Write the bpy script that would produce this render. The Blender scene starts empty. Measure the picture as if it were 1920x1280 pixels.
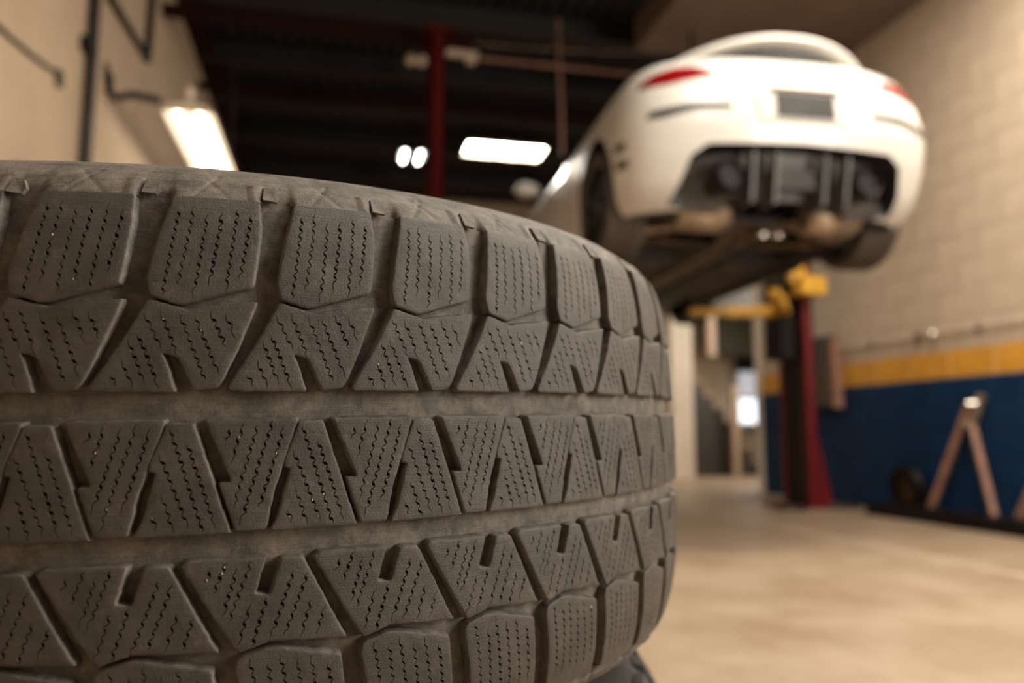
import bpy, bmesh, math, random
import numpy as np
from mathutils import Vector, Matrix
from mathutils.geometry import delaunay_2d_cdt
from mathutils.bvhtree import BVHTree
PI = math.pi
scene = bpy.context.scene
C = scene.collection
random.seed(7)
rng = np.random.default_rng(7)

# ------------------------------------------------------------------ camera, world, lights, exposure
CAM_H = .65
cam_data = bpy.data.cameras.new('camera')
cam = bpy.data.objects.new('camera', cam_data); C.objects.link(cam)
cam.location = (0, 0, CAM_H)
cam.rotation_euler = (math.radians(90) + math.atan(.114), 0, -math.radians(12.7))
cam_data.sensor_width = 36; cam_data.lens = 1500 * 36 / 1920
cam_data.clip_start = .02; cam_data.clip_end = 100
cam_data.dof.use_dof = True
cam_data.dof.focus_distance = .315
cam_data.dof.aperture_fstop = 5.6
cam_data.dof.aperture_blades = 0
scene.camera = cam

world = bpy.data.worlds.new('world'); scene.world = world; world.use_nodes = True
bg = world.node_tree.nodes['Background']
bg.inputs['Color'].default_value = (1.0, .86, .70, 1)
bg.inputs['Strength'].default_value = .07

def area(name, loc, target, sx, sy, power, col):
    d = bpy.data.lights.new(name, 'AREA'); d.shape = 'RECTANGLE'; d.size = sx; d.size_y = sy
    d.energy = power; d.color = col
    o = bpy.data.objects.new(name, d); C.objects.link(o); o.location = loc
    o.rotation_euler = (Vector(target) - Vector(loc)).to_track_quat('-Z', 'Y').to_euler()
    return o
# daylight through the open bay door behind the camera, to the right
area('bay_door_daylight', (4.25, -.5, 2.0), (.6, 1.7, 1.0), 2.2, 2.4, 205, (1.0, .92, .80))
# strip lamps overhead, out of the picture
area('overhead_strip_lamps', (1.7, .9, 4.10), (1.7, .9, 0), 1.0, 2.4, 90, (1.0, .90, .76))
area('overhead_strip_lamps', (3.3, 3.2, 4.05), (3.6, 3.2, 0), .4, 2.4, 110, (1.0, .90, .76))
# area light in the far office area, aimed down towards the white door leaf
area('back_area_light', (6.6, 9.6, 2.4), (4.8, 10.0, 0.6), 1.5, 1.5, 60, (1.0, .90, .76))

scene.view_settings.view_transform = 'Standard'
scene.view_settings.look = 'None'
scene.view_settings.gamma = 1
scene.view_settings.exposure = 0.66
scene.view_settings.use_curve_mapping = False

# ------------------------------------------------------------------ materials
def mat(name, col, rough=.6, metal=0., noise=0., nscale=20., bump=0., bscale=200., bdist=.001, emit=None, estr=0.,
        col2=None, coat=0., spec=.5, stretch=None):
    m = bpy.data.materials.new(name); m.use_nodes = True
    nt = m.node_tree; b = nt.nodes['Principled BSDF']
    b.inputs['Base Color'].default_value = (*col, 1); b.inputs['Roughness'].default_value = rough
    b.inputs['Metallic'].default_value = metal; b.inputs['Specular IOR Level'].default_value = spec
    b.inputs['Coat Weight'].default_value = coat
    tc = nt.nodes.new('ShaderNodeTexCoord'); src = tc.outputs['Object']
    if stretch:
        mp = nt.nodes.new('ShaderNodeMapping'); mp.inputs['Scale'].default_value = stretch
        nt.links.new(src, mp.inputs['Vector']); src = mp.outputs['Vector']
    if noise or col2:
        n = nt.nodes.new('ShaderNodeTexNoise'); n.inputs['Scale'].default_value = nscale
        n.inputs['Detail'].default_value = 6; n.inputs['Roughness'].default_value = .65
        nt.links.new(src, n.inputs['Vector'])
        r = nt.nodes.new('ShaderNodeValToRGB')
        a = col; c2 = col2 or tuple(min(1, c * (1 + noise)) for c in col)
        a = tuple(c * (1 - noise) for c in col) if not col2 else col
        r.color_ramp.elements[0].position = .36; r.color_ramp.elements[0].color = (*a, 1)
        r.color_ramp.elements[1].position = .64; r.color_ramp.elements[1].color = (*c2, 1)
        nt.links.new(n.outputs['Fac'], r.inputs['Fac']); nt.links.new(r.outputs['Color'], b.inputs['Base Color'])
    if bump:
        n2 = nt.nodes.new('ShaderNodeTexNoise'); n2.inputs['Scale'].default_value = bscale; n2.inputs['Detail'].default_value = 5
        nt.links.new(src, n2.inputs['Vector'])
        bp = nt.nodes.new('ShaderNodeBump'); bp.inputs['Strength'].default_value = bump; bp.inputs['Distance'].default_value = bdist
        nt.links.new(n2.outputs['Fac'], bp.inputs['Height']); nt.links.new(bp.outputs['Normal'], b.inputs['Normal'])
    if emit:
        b.inputs['Emission Color'].default_value = (*emit, 1); b.inputs['Emission Strength'].default_value = estr
    return m

def rubber(name, c0, c1, dust, dust_lo, dust_hi, rough=.62):
    m = bpy.data.materials.new(name); m.use_nodes = True; nt = m.node_tree; b = nt.nodes['Principled BSDF']
    N, L = nt.nodes.new, nt.links.new
    geo = N('ShaderNodeTexCoord')
    oi = N('ShaderNodeObjectInfo')
    add = N('ShaderNodeVectorMath'); add.operation = 'MULTIPLY_ADD'
    L(oi.outputs['Random'], add.inputs[0]); add.inputs[1].default_value = (3, 5, 7)
    L(geo.outputs['Object'], add.inputs[2])
    def noise(sc, det, ro=.6):
        n = N('ShaderNodeTexNoise'); n.inputs['Scale'].default_value = sc; n.inputs['Detail'].default_value = det
        n.inputs['Roughness'].default_value = ro; L(add.outputs['Vector'], n.inputs['Vector']); return n.outputs['Fac']
    def ramp(f, a, b_, ca, cb):
        r = N('ShaderNodeValToRGB'); e = r.color_ramp.elements
        e[0].position = a; e[0].color = (*ca, 1); e[1].position = b_; e[1].color = (*cb, 1); L(f, r.inputs['Fac']); return r.outputs['Color']
    base = ramp(noise(55, 5), .38, .64, c0, c1)
    d = ramp(noise(95, 9, .78), dust_lo, dust_hi, (0, 0, 0), (1, 1, 1))
    mx = N('ShaderNodeMix'); mx.data_type = 'RGBA'; L(d, mx.inputs['Factor']); L(base, mx.inputs[6]); mx.inputs[7].default_value = (*dust, 1)
    sp = ramp(noise(900, 3), .70, .75, (0, 0, 0), (1, 1, 1))
    mx2 = N('ShaderNodeMix'); mx2.data_type = 'RGBA'; L(sp, mx2.inputs['Factor']); L(mx.outputs[2], mx2.inputs[6]); mx2.inputs[7].default_value = (.17, .14, .11, 1)
    b.inputs['Roughness'].default_value = rough; b.inputs['Specular IOR Level'].default_value = .35
    bp = N('ShaderNodeBump'); bp.inputs['Strength'].default_value = .9; bp.inputs['Distance'].default_value = .0003
    L(noise(1400, 4, .7), bp.inputs['Height'])
    bp2 = N('ShaderNodeBump'); bp2.inputs['Strength'].default_value = .4; bp2.inputs['Distance'].default_value = .0008
    L(noise(180, 4), bp2.inputs['Height']); L(bp.outputs['Normal'], bp2.inputs['Normal'])
    mp = N('ShaderNodeMapping'); mp.inputs['Scale'].default_value = (70, 70, 1500); L(add.outputs['Vector'], mp.inputs['Vector'])
    st = N('ShaderNodeTexNoise'); st.inputs['Scale'].default_value = 1; st.inputs['Detail'].default_value = 4; L(mp.outputs['Vector'], st.inputs['Vector'])
    bp3 = N('ShaderNodeBump'); bp3.inputs['Strength'].default_value = .5; bp3.inputs['Distance'].default_value = .00035
    L(st.outputs['Fac'], bp3.inputs['Height']); L(bp2.outputs['Normal'], bp3.inputs['Normal'])
    L(bp3.outputs['Normal'], b.inputs['Normal'])
    mx3 = N('ShaderNodeMix'); mx3.data_type = 'RGBA'; mx3.blend_type = 'MULTIPLY'; mx3.inputs['Factor'].default_value = 1
    L(mx2.outputs[2], mx3.inputs[6]); L(ramp(st.outputs['Fac'], .30, .50, (.84, .84, .84), (1.03, 1.03, 1.03)), mx3.inputs[7])
    L(mx3.outputs[2], b.inputs['Base Color'])
    return m

M = {}
M['tread'] = rubber('tread_rubber', (.050, .044, .039), (.072, .063, .056), (.140, .120, .100), .54, .86, .50)
M['groove'] = rubber('groove_rubber', (.066, .059, .053), (.108, .097, .087), (.25, .215, .18), .42, .78, .68)
M['old_rubber'] = rubber('old_rubber', (.030, .028, .027), (.05, .045, .042), (.12, .10, .08), .56, .8, .7)
M['grit'] = mat('grit', (.55, .47, .38), .8, noise=.4, nscale=300)
M['wall_cream'] = mat('cream_painted_block', (.52, .42, .315), .75, noise=.10, nscale=1.7, bump=.5, bscale=60, bdist=.004)
M['wall_yellow'] = mat('yellow_painted_block', (.62, .30, .035), .6, noise=.12, nscale=3, bump=.5, bscale=60, bdist=.004)
M['wall_blue'] = mat('blue_painted_block', (.003, .024, .072), .6, spec=.2, noise=.18, nscale=3, bump=.5, bscale=60, bdist=.004)
M['plaster'] = mat('painted_wall', (.46, .345, .24), .8, noise=.08, nscale=1.2, bump=.3, bscale=30, bdist=.003)
M['mortar'] = mat('mortar_joint', (.58, .47, .36), .9)
M['mortar_blue'] = mat('blue_mortar_joint', (.006, .024, .06), .9)
M['concrete'] = mat('stained_concrete', (.27, .19, .12), .42, col2=(.39, .305, .22), nscale=2.2, bump=.25, bscale=9, bdist=.01)
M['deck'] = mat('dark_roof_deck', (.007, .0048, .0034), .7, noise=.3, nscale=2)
M['soffit'] = mat('brown_soffit', (.135, .09, .062), .8, noise=.12, nscale=2)
M['rust_steel'] = mat('red_oxide_steel', (.020, .005, .003), .9, spec=.1, noise=.3, nscale=8)
M['dark_steel'] = mat('dark_steel', (.02, .017, .015), .5, metal=.4, noise=.2, nscale=20)
M['red_paint'] = mat('red_lift_paint', (.12, .006, .009), .35, noise=.15, nscale=9, coat=.2)
M['shaded_red'] = mat('shaded_red_lift_paint', (.060, .004, .003), .85, spec=.1, noise=.2, nscale=9)  # red lift paint with the left column's shade darkened into its colour
M['black_paint'] = mat('black_greasy_steel', (.005, .004, .004), .45, spec=.2, noise=.3, nscale=12)
M['yellow_paint'] = mat('yellow_arm_paint', (.62, .34, .035), .45, noise=.2, nscale=14)
M['white_car'] = mat('white_car_paint', (.62, .605, .57), .36, coat=.25, noise=.02, nscale=3)
M['white_trim'] = mat('white_painted_trim', (.74, .66, .55), .5, noise=.05, nscale=4)
M['glass'] = mat('dark_tinted_glass', (.008, .008, .008), .06, spec=.8)
M['lamp_red'] = mat('red_lamp_lens', (.20, .003, .004), .12, coat=.6)
M['black_plastic'] = mat('black_plastic', (.012, .011, .010), .5, noise=.2, nscale=30)
M['grey_plastic'] = mat('grey_diffuser_plastic', (.055, .050, .046), .45, noise=.2, nscale=10)
M['plate'] = mat('dark_plate', (.045, .045, .043), .35, noise=.15, nscale=12)
M['aluminium'] = mat('dirty_aluminium', (.42, .33, .25), .42, metal=.75, noise=.35, nscale=14)
M['bright_metal'] = mat('polished_metal', (.75, .70, .64), .18, metal=1.)
M['exhaust_steel'] = mat('sooty_exhaust_steel', (.20, .16, .125), .38, metal=.85, noise=.4, nscale=10)
M['under'] = mat('dirty_underseal', (.020, .015, .011), .6, noise=.45, nscale=6, bump=.5, bscale=20, bdist=.01)
M['brown_metal'] = mat('brown_oily_metal', (.085, .050, .028), .5, metal=.5, noise=.4, nscale=9)
M['car_tyre'] = mat('car_tyre_rubber', (.060, .046, .037), .7, noise=.2, nscale=30)
M['rim'] = mat('dark_alloy', (.035, .032, .030), .35, metal=.8)
M['tube'] = mat('lit_tube', (1, 1, 1), .5, emit=(1.0, .93, .80), estr=5)
M['tube_far'] = mat('lit_far_tube', (1, 1, 1), .5, emit=(1.0, .95, .86), estr=15)
M['tube_wide'] = mat('lit_wide_tube', (1, 1, 1), .5, emit=(1.0, .95, .86), estr=45)
M['shade'] = mat('white_enamel_reflector', (.60, .50, .36), .4)
M['dim_glass'] = mat('unlit_frosted_glass', (.62, .50, .40), .3)
M['window_light'] = mat('lit_window_pane', (.9, .95, 1), .3, emit=(.80, .90, 1.0), estr=1.1)
M['grey_box'] = mat('grey_enamel_box', (.075, .062, .045), .5, noise=.12, nscale=6)
M['pink_metal'] = mat('primer_coated_steel', (.24, .12, .08), .5, noise=.2, nscale=12)
M['green_grey'] = mat('green_grey_paint', (.12, .13, .09), .7, noise=.1, nscale=3)
M['stair_beige'] = mat('beige_stair_paint', (.36, .25, .17), .6, noise=.1, nscale=5)
M['dark_brown'] = mat('dark_brown_panel', (.030, .021, .016), .6, noise=.2, nscale=5)
M['hose'] = mat('pink_hose', (.24, .12, .08), .55)
M['rust_line'] = mat('rusty_floor_line', (.44, .345, .25), .5, noise=.15, nscale=5)
M['red_thing'] = mat('red_enamel', (.32, .012, .008), .35)

# ------------------------------------------------------------------ helpers
def link_mesh(name, me, m, parent=None, smooth=False, angle=None):
    if m is not None:
        for mm in (m if isinstance(m, (list, tuple)) else [m]): me.materials.append(mm)
    if smooth:
        me.shade_smooth()
        if angle: me.set_sharp_from_angle(angle=math.radians(angle))
    o = bpy.data.objects.new(name, me); C.objects.link(o)
    if parent is not None: o.parent = parent
    return o
def obj(name, bm, m, parent=None, smooth=False, angle=35, bevel=0):
    if bevel:
        bmesh.ops.bevel(bm, geom=bm.edges[:], offset=bevel, segments=2, affect='EDGES', profile=.7)
    me = bpy.data.meshes.new(name); bm.to_mesh(me); bm.free()
    return link_mesh(name, me, m, parent, smooth, angle)
def raw(name, vs, fs, m, parent=None, smooth=False, angle=35):
    me = bpy.data.meshes.new(name); me.from_pydata([tuple(v) for v in vs], [], fs); me.update()
    return link_mesh(name, me, m, parent, smooth, angle)
def tag(o, label, cat, group=None, kind=None):
    if label: o['label'] = label
    if cat: o['category'] = cat
    if group: o['group'] = group
    if kind: o['kind'] = kind
    return o
def thing(name, label, cat, loc=(0, 0, 0), rz=0, group=None):
    o = bpy.data.objects.new(name, None); C.objects.link(o); o.location = loc; o.rotation_euler = (0, 0, rz)
    return tag(o, label, cat, group)
def struct(o, label=None):
    o['kind'] = 'structure'
    if label: o['label'] = label
    return o
def add_box(bm, x0, x1, y0, y1, z0, z1, mtx=None):
    vs = [bm.verts.new((x, y, z)) for z in (z0, z1) for x, y in ((x0, y0), (x1, y0), (x1, y1), (x0, y1))]
    for f in ((3, 2, 1, 0), (4, 5, 6, 7), (0, 1, 5, 4), (1, 2, 6, 5), (2, 3, 7, 6), (3, 0, 4, 7)):
        bm.faces.new([vs[i] for i in f])
    if mtx is not None: bmesh.ops.transform(bm, matrix=mtx, verts=vs)
    return vs
def box(name, x0, x1, y0, y1, z0, z1, m, parent=None, bevel=0, mtx=None):
    bm = bmesh.new(); add_box(bm, x0, x1, y0, y1, z0, z1, mtx)
    return obj(name, bm, m, parent, bevel=bevel)
def add_tube(bm, pts, r, seg=12, cap=True):
    pts = [Vector(p) for p in pts]; rings = []
    rs = r if isinstance(r, (list, tuple)) else [r] * len(pts)
    ref = None
    for i, p in enumerate(pts):
        a = pts[max(i - 1, 0)]; b = pts[min(i + 1, len(pts) - 1)]; t = (b - a).normalized()
        if ref is None: ref = t.orthogonal().normalized()
        ref = (ref - t * ref.dot(t)).normalized(); bi = t.cross(ref)
        rings.append([bm.verts.new(p + (ref * math.cos(2 * PI * k / seg) + bi * math.sin(2 * PI * k / seg)) * rs[i]) for k in range(seg)])
    for a, b in zip(rings, rings[1:]):
        for k in range(seg): bm.faces.new((a[k], a[(k + 1) % seg], b[(k + 1) % seg], b[k]))
    if cap: bm.faces.new(rings[0][::-1]); bm.faces.new(rings[-1])
def tube(name, pts, r, m, parent=None, seg=12):
    bm = bmesh.new(); add_tube(bm, pts, r, seg); return obj(name, bm, m, parent, smooth=True, angle=50)
def add_lathe(bm, prof, seg=48, mtx=None, close=False):
    """prof: list of (r, h) about local z"""
    rings = [[bm.verts.new((r * math.cos(2 * PI * k / seg), r * math.sin(2 * PI * k / seg), h)) for k in range(seg)] for r, h in prof]
    pairs = list(zip(rings, rings[1:])) + ([(rings[-1], rings[0])] if close else [])
    for a, b in pairs:
        for k in range(seg): bm.faces.new((a[k], a[(k + 1) % seg], b[(k + 1) % seg], b[k]))
    if mtx is not None: bmesh.ops.transform(bm, matrix=mtx, verts=[v for r in rings for v in r])
    return rings
def prism(name, poly, axis, a0, a1, m, parent=None, bevel=0, mtx=None):
    """poly in the two axes other than `axis` (order kept), extruded along axis a0..a1"""
    bm = bmesh.new()
    def P(p, a):
        return {'x': (a, p[0], p[1]), 'y': (p[0], a, p[1]), 'z': (p[0], p[1], a)}[axis]
    lo = [bm.verts.new(P(p, a0)) for p in poly]; hi = [bm.verts.new(P(p, a1)) for p in poly]
    bm.faces.new(lo); bm.faces.new(hi[::-1]); n = len(poly)
    for i in range(n): bm.faces.new((lo[i], hi[i], hi[(i + 1) % n], lo[(i + 1) % n]))
    bmesh.ops.recalc_face_normals(bm, faces=bm.faces[:])
    if mtx is not None: bmesh.ops.transform(bm, matrix=mtx, verts=bm.verts[:])
    return obj(name, bm, m, parent, bevel=bevel)
def beam_mtx(a, b):
    a, b = Vector(a), Vector(b); d = b - a
    return Matrix.Translation(a) @ d.to_track_quat('X', 'Z').to_matrix().to_4x4(), d.length

# ------------------------------------------------------------------ the setting
WX, LX = 4.62, -1.42            # right wall, left wall
CEIL = 4.6
struct(box('floor', -1.6, 9.0, -5.0, 13.4, -.1, 0, M['concrete']), 'stained tan concrete workshop floor')
struct(box('wall_left', LX - .2, LX, -5.0, 13.2, 0, CEIL, M['plaster']), 'beige painted side wall behind the worn tire')
struct(box('wall_back', LX - .2, 9.0, 13.2, 13.4, 0, CEIL, M['plaster']), 'far wall of the workshop in shade')
struct(box('wall_front', -1.6, .8, -5.2, -5.0, 0, CEIL, M['plaster']))
struct(box('wall_side', 9.0, 9.2, 7.0, 13.4, 0, CEIL, M['plaster']))
struct(box('wall_office', WX + .22, 9.0, 7.7, 7.9, 0, CEIL, M['plaster']))
# corrugated roof deck
vs, fs = [], []
n = 0
x = -1.7
per = .15; prof = ((0, 0), (.055, 0), (.075, .04), (.13, .04))
xs = []
while x < 9.2:
    for dx, dz in prof: xs.append((x + dx, CEIL + dz))
    x += per
for xx, zz in xs: vs += [(xx, -5.0, zz), (xx, 13.4, zz)]
fs = [(2 * i, 2 * i + 1, 2 * i + 3, 2 * i + 2) for i in range(len(xs) - 1)]
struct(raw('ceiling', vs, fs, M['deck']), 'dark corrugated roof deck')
struct(box('ceiling_soffit', 2.65, WX, -5.0, 6.6, 4.15, 4.45, M['soffit']), 'brown boxed soffit along the block wall')
struct(box('trim_1', LX, LX + .16, -5.0, 13.2, 4.42, 4.6, M['rust_steel']), 'dark red ledger beam along the top of the beige wall')

# right wall of painted blocks
wall = bpy.data.objects.new('wall_right', None); C.objects.link(wall)
struct(wall, 'block wall painted cream over a yellow stripe over dark blue')
CH, CL, J = 1.067 / 5, .427, .010
box('mortar', WX + .004, WX + .22, -5.0, 8.0, 1.067, 4.5, M['mortar'], wall)
box('blue_mortar', WX + .004, WX + .22, -5.0, 8.0, 0, 1.067, M['mortar_blue'], wall)
def wall_block_mesh(ln, m):
    bm = bmesh.new(); add_box(bm, 0, .03, 0, ln - J, 0, CH - J)
    bmesh.ops.bevel(bm, geom=[e for e in bm.edges if all(v.co.x < .001 for v in e.verts)], offset=.003, segments=1, affect='EDGES')
    me = bpy.data.meshes.new('block'); bm.to_mesh(me); bm.free(); me.materials.append(m); return me
bmeshes = {}
rest = bmesh.new()
nb = 0
for c in range(20):
    m = 'wall_blue' if c < 5 else ('wall_yellow' if c == 5 else 'wall_cream')
    off = (CL / 2 if c % 2 else 0)
    y = 8.0
    first = True
    while y > 4.0:
        ln = CL - (off if first else 0)
        first = False
        key = (m, round(ln, 3))
        if key not in bmeshes: bmeshes[key] = wall_block_mesh(ln, M[m])
        o = bpy.data.objects.new('block', bmeshes[key]); C.objects.link(o); o.parent = wall
        o.location = (WX + random.uniform(-.0015, .0015), y - ln + J / 2, c * CH + J / 2); nb += 1
        y -= ln
    m2 = {'wall_blue': 0, 'wall_yellow': 1, 'wall_cream': 2}[m]
    while y > -4.6:
        vv = add_box(rest, WX, WX + .03, y - CL + J / 2, y - J / 2, c * CH + J / 2, (c + 1) * CH - J / 2)
        for f in rest.faces[-6:]: f.material_index = m2
        y -= CL
o = obj('block_courses', rest, [M['wall_blue'], M['wall_yellow'], M['wall_cream']], wall); o['kind'] = 'stuff'
struct(box('trim_2', WX - .02, WX + .24, 8.0, 8.09, 0, 2.9, M['white_trim']), 'white door jamb at the end of the block wall')

# dark steel joists under the deck and the red transverse beams
def ibeam(name, a, b, h, w, m, parent=None):
    mt, L = beam_mtx(a, b)
    bm = bmesh.new()
    t = .012
    add_box(bm, 0, L, -w / 2, w / 2, -h / 2, -h / 2 + t, mt); add_box(bm, 0, L, -w / 2, w / 2, h / 2 - t, h / 2, mt)
    add_box(bm, 0, L, -.006, .006, -h / 2 + t, h / 2 - t, mt)
    return obj(name, bm, m, parent)
joist_places = ['first dark joist in front of the red crossbeam', 'joist behind the red crossbeam', 'joist between the crossbeam and the far lamps',
          'dark joist right in front of the far lamp', 'joist over the far lit strip lamp', 'joist against the far wall', 'joist overhead in the nearest bay']
for lab, y in zip(joist_places, (5.3, 7.0, 8.2, 9.2, 10.4, 11.8, 4.0)):
    xr = 2.65 if y < 6.6 else 8.9
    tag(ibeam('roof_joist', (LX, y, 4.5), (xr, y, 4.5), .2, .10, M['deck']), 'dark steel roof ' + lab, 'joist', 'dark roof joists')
tag(ibeam('crossbeam', (LX, 6.62, 4.06), (1.15, 6.62, 4.06), .09, .08, M['rust_steel']), 'thin dull red crossbeam passing over the top of the red column', 'beam')
tag(ibeam('crossbeam', (LX, 8.4, 4.20), (4.6, 8.4, 4.20), .07, .07, M['rust_steel']), 'faint dark red crossbeam farther back, behind the red column', 'beam')

# ------------------------------------------------------------------ background fittings
# open white door leaf at the back
d = struct(box('door_1', 4.60, 4.92, 10.34, 10.40, 0.01, 2.28, M['white_trim'], bevel=.004), 'narrow white door leaf seen beside the far opening')
tube('door_handle', [(4.65, 10.30, 1.0), (4.65, 10.34, 1.0)], .02, M['bright_metal'], d)
# header above
struct(box('wall_header', 4.2, 9.0, 10.5, 10.6, 2.45, CEIL, M['dark_brown']))
# staircase
st = thing('staircase', 'dark staircase with a beige stepped string behind the white door leaf', 'staircase', (5.05, 11.2, 0))
steps = 9; rise = .2; run = .155
poly = [(0, 0)]
for i in range(steps):
    poly += [(i * run, (steps - i) * rise), ((i + 1) * run, (steps - i) * rise)]
poly += [(steps * run, 0)]
prism('string_panel', poly, 'y', .0, .04, M['dark_brown'], st)
for i in range(steps):
    o = box('tread', i * run - .02, (i + 1) * run, 0.0, .9, (steps - i) * rise, (steps - i) * rise + .03, M['stair_beige'], st)
for i in range(steps):
    box('riser', (i + 1) * run - .02, (i + 1) * run, -.01, .9, (steps - i - 1) * rise + .03, (steps - i) * rise, M['stair_beige'], st)
tag(box('newel_post', 5.86, 5.96, 10.98, 11.08, 0, 1.35, M['stair_beige'], bevel=.008), 'beige square post at the foot of the dark staircase', 'post')
tag(box('hanging_board', 5.30, 5.42, 10.6, 10.65, 1.75, 2.6, M['stair_beige']), 'narrow beige upright board hanging above the staircase', 'panel')
tag(box('wall_cabinet', 6.40, 7.10, 12.55, 12.85, 2.02, 2.95, M['green_grey'], bevel=.01), 'grey-green cabinet high on the far wall beyond the staircase', 'cabinet')
tag(box('black_case', 6.95, 7.25, 12.6, 12.9, 1.72, 1.98, M['black_paint'], bevel=.01), 'small black case below the grey-green cabinet', 'box')
w = bpy.data.objects.new('window_1', None); C.objects.link(w); struct(w, 'small bright window at the far end beside the block wall')
w.location = (6.99, 12.86, .82)
box('pane', 0, .40, .02, .03, 0, .42, M['window_light'], w)
box('pane', 0, .40, .02, .03, .47, .95, mat('dim_window_pane', (.5, .5, .52), .3, emit=(.72, .74, .80), estr=.35), w)
for q in ((-.04, 0, -.04, .99), (.40, .44, -.04, .99), (0, .40, -.04, 0), (0, .40, .42, .47), (0, .40, .95, .99)):
    box('frame', q[0], q[1], 0, .05, q[2], q[3], M['white_trim'], w)
# table with black stool by the window
tb = thing('bench', 'low black bench with grey top under the far bright window', 'bench', (6.55, 12.0, 0))
box('bench_top', 0, .7, 0, .4, .66, .74, M['grey_plastic'], tb, bevel=.008)
for a in (.02, .63):
    for b in (.02, .33): box('leg', a, a + .05, b, b + .05, 0, .66, M['black_paint'], tb)
box('shelf', .02, .68, .02, .38, .25, .28, M['black_paint'], tb)

# left wall: conduit, cables, bracket
cd = thing('conduit', 'tall dark vertical conduit with a coupling on the beige wall', 'pipe', (LX, 4.77, 0))
tube('pipe', [(.035, 0, 0), (.035, 0, 4.5)], .026, M['dark_steel'], cd)
tube('pipe', [(.035, .062, 0), (.035, .062, 4.5)], .016, M['rust_steel'], cd)
box('junction', 0.0, .055, -.10, -.03, 2.78, 2.86, M['black_paint'], cd, bevel=.006)
cb = thing('wall_cable', 'thin cable sagging along the beige wall to a small grey knob', 'cable', (LX, 0, 0))
pts = [(.012, 2.6 + i * .218, 2.26 + .02 * i + .06 * ((i - 4) / 4) ** 2) for i in range(9)]
tube('cable', pts, .009, M['dark_steel'], cb, 8)
box('knob', 0, .03, 4.32, 4.38, 2.42, 2.50, M['grey_box'], cb, bevel=.008)
ch = thing('hanging_strut', 'dark V shaped strut on the beige wall above the lit strip lamp', 'strut', (LX, 0, 0))
tube('leg', [(.03, 5.1, 3.32), (.03, 6.08, 3.40)], .022, M['dark_steel'], ch)
tube('leg', [(.03, 6.10, 3.38), (.03, 6.18, 4.3)], .026, M['dark_steel'], ch)
br = thing('lamp_bracket', 'black hooked bracket arm between the beige wall and the strip lamp', 'bracket', (LX, 5.30, 2.73))
tube('arm', [(.02, -.10, .13), (.025, -.10, .03), (.06, -.08, .0), (.14, 0, .06), (.275, .1, .075)], .024, M['black_paint'], br)
box('wall_plate', 0, .012, -.15, -.05, .08, .2, M['black_paint'], br)
# hose reel, barely seen
hr = thing('hose_reel', 'red drum of a hose reel just showing above the tire at the picture edge', 'hose reel', (LX + .12, 3.86, 1.62))
bm = bmesh.new(); add_lathe(bm, [(.01, -.08), (.22, -.08), (.22, -.065), (.10, -.06), (.10, .06), (.22, .065), (.22, .08), (.01, .08)], 40, Matrix.Rotation(PI / 2, 4, 'Y')); obj('drum', bm, M['red_thing'], hr, True)
box('wall_plate', -.12, -.08, -.08, .08, -.12, .12, M['dark_steel'], hr)

# lamps
def strip_lamp(name, label, loc, rz, L, W, tubes, tm, shade_m, group=None, hang=None, power=0, tilt=0):
    t = thing(name, label, 'lamp', loc, rz, group)
    pol = [(-W / 2, 0), (-W / 2 + .03, .05), (-.05, .075), (.05, .075), (W / 2 - .03, .05), (W / 2, 0),
           (W / 2 - .008, 0), (W / 2 - .036, .042), (.05, .064), (-.05, .064), (-W / 2 + .036, .042), (-W / 2 + .008, 0)]
    prism('reflector', pol, 'y', 0, L, shade_m, t)
    for yy in (0, L - .012): prism('end_cap', pol[:6], 'y', yy, yy + .012, shade_m, t)
    for x_ in tubes:
        tube('tube', [(x_, .03, .022), (x_, L - .03, .022)], .019, tm, t)
    if hang:
        for yy in (.12, L - .12):
            tube('hanger', [(0, yy, .07), (0, yy, hang)], .005, M['dark_steel'], t, 6)
    return t
strip_lamp('strip_lamp', 'lit strip lamp on a bracket beside the beige wall', (-.965, 5.36, 2.73), math.radians(0), 2.4, .33, (-.075, .06), M['tube'], M['shade'], 'lit strip lamps')
t = bpy.data.objects['strip_lamp']; tube('hanger', [(0, .05, .07), (0, .05, .17), (0, .12, .17)], .028, M['dim_glass'], t)
tube('hanger', [(0, 2.2, .07), (0, 2.2, 1.75)], .008, M['dark_steel'], t)
strip_lamp('strip_lamp', 'wide blown out strip lamp hanging across the far bay left of the car', (1.62, 9.98, 4.33), math.radians(-90), 1.05, .50, (-.16, -.05, .06, .17), M['tube_wide'], M['shade'], 'lit strip lamps', hang=.28)
strip_lamp('strip_lamp', 'twin tube lamp seen end on beside the foot of the red column', (.945, 9.9, 4.22), 0, .5, .32, (-.10, .10), M['tube_far'], M['black_paint'], 'lit strip lamps', hang=.40)
fl = thing('flood_lamp', 'pair of round unlit flood lamps left of the red column', 'lamp', (.74, 7.62, 4.34))
for dx in (-.055, .055):
    bm = bmesh.new(); add_lathe(bm, [(.001, -.05), (.045, -.045), (.055, -.02), (.05, .02), (.02, .05), (.001, .055)], 20, Matrix.Translation((dx, 0, 0)) @ Matrix.Rotation(math.radians(-20), 4, 'X'))
    obj('head', bm, M['dim_glass'], fl, True)
tube('bracket', [(0, 0, .04), (0, 0, .26)], .012, M['dark_steel'], fl)
ul = thing('unlit_lamp', 'short unlit white lamp right of the top of the red column', 'lamp', (1.02, 7.5, 4.36))
box('housing', 0, .32, -.04, .04, 0, .05, M['dim_glass'], ul, bevel=.01)
box('driver', .20, .30, -.035, .035, -.06, 0, M['dim_glass'], ul, bevel=.01)
tube('hanger', [(.15, 0, .05), (.15, 0, .24)], .006, M['dark_steel'], ul, 6)
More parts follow.
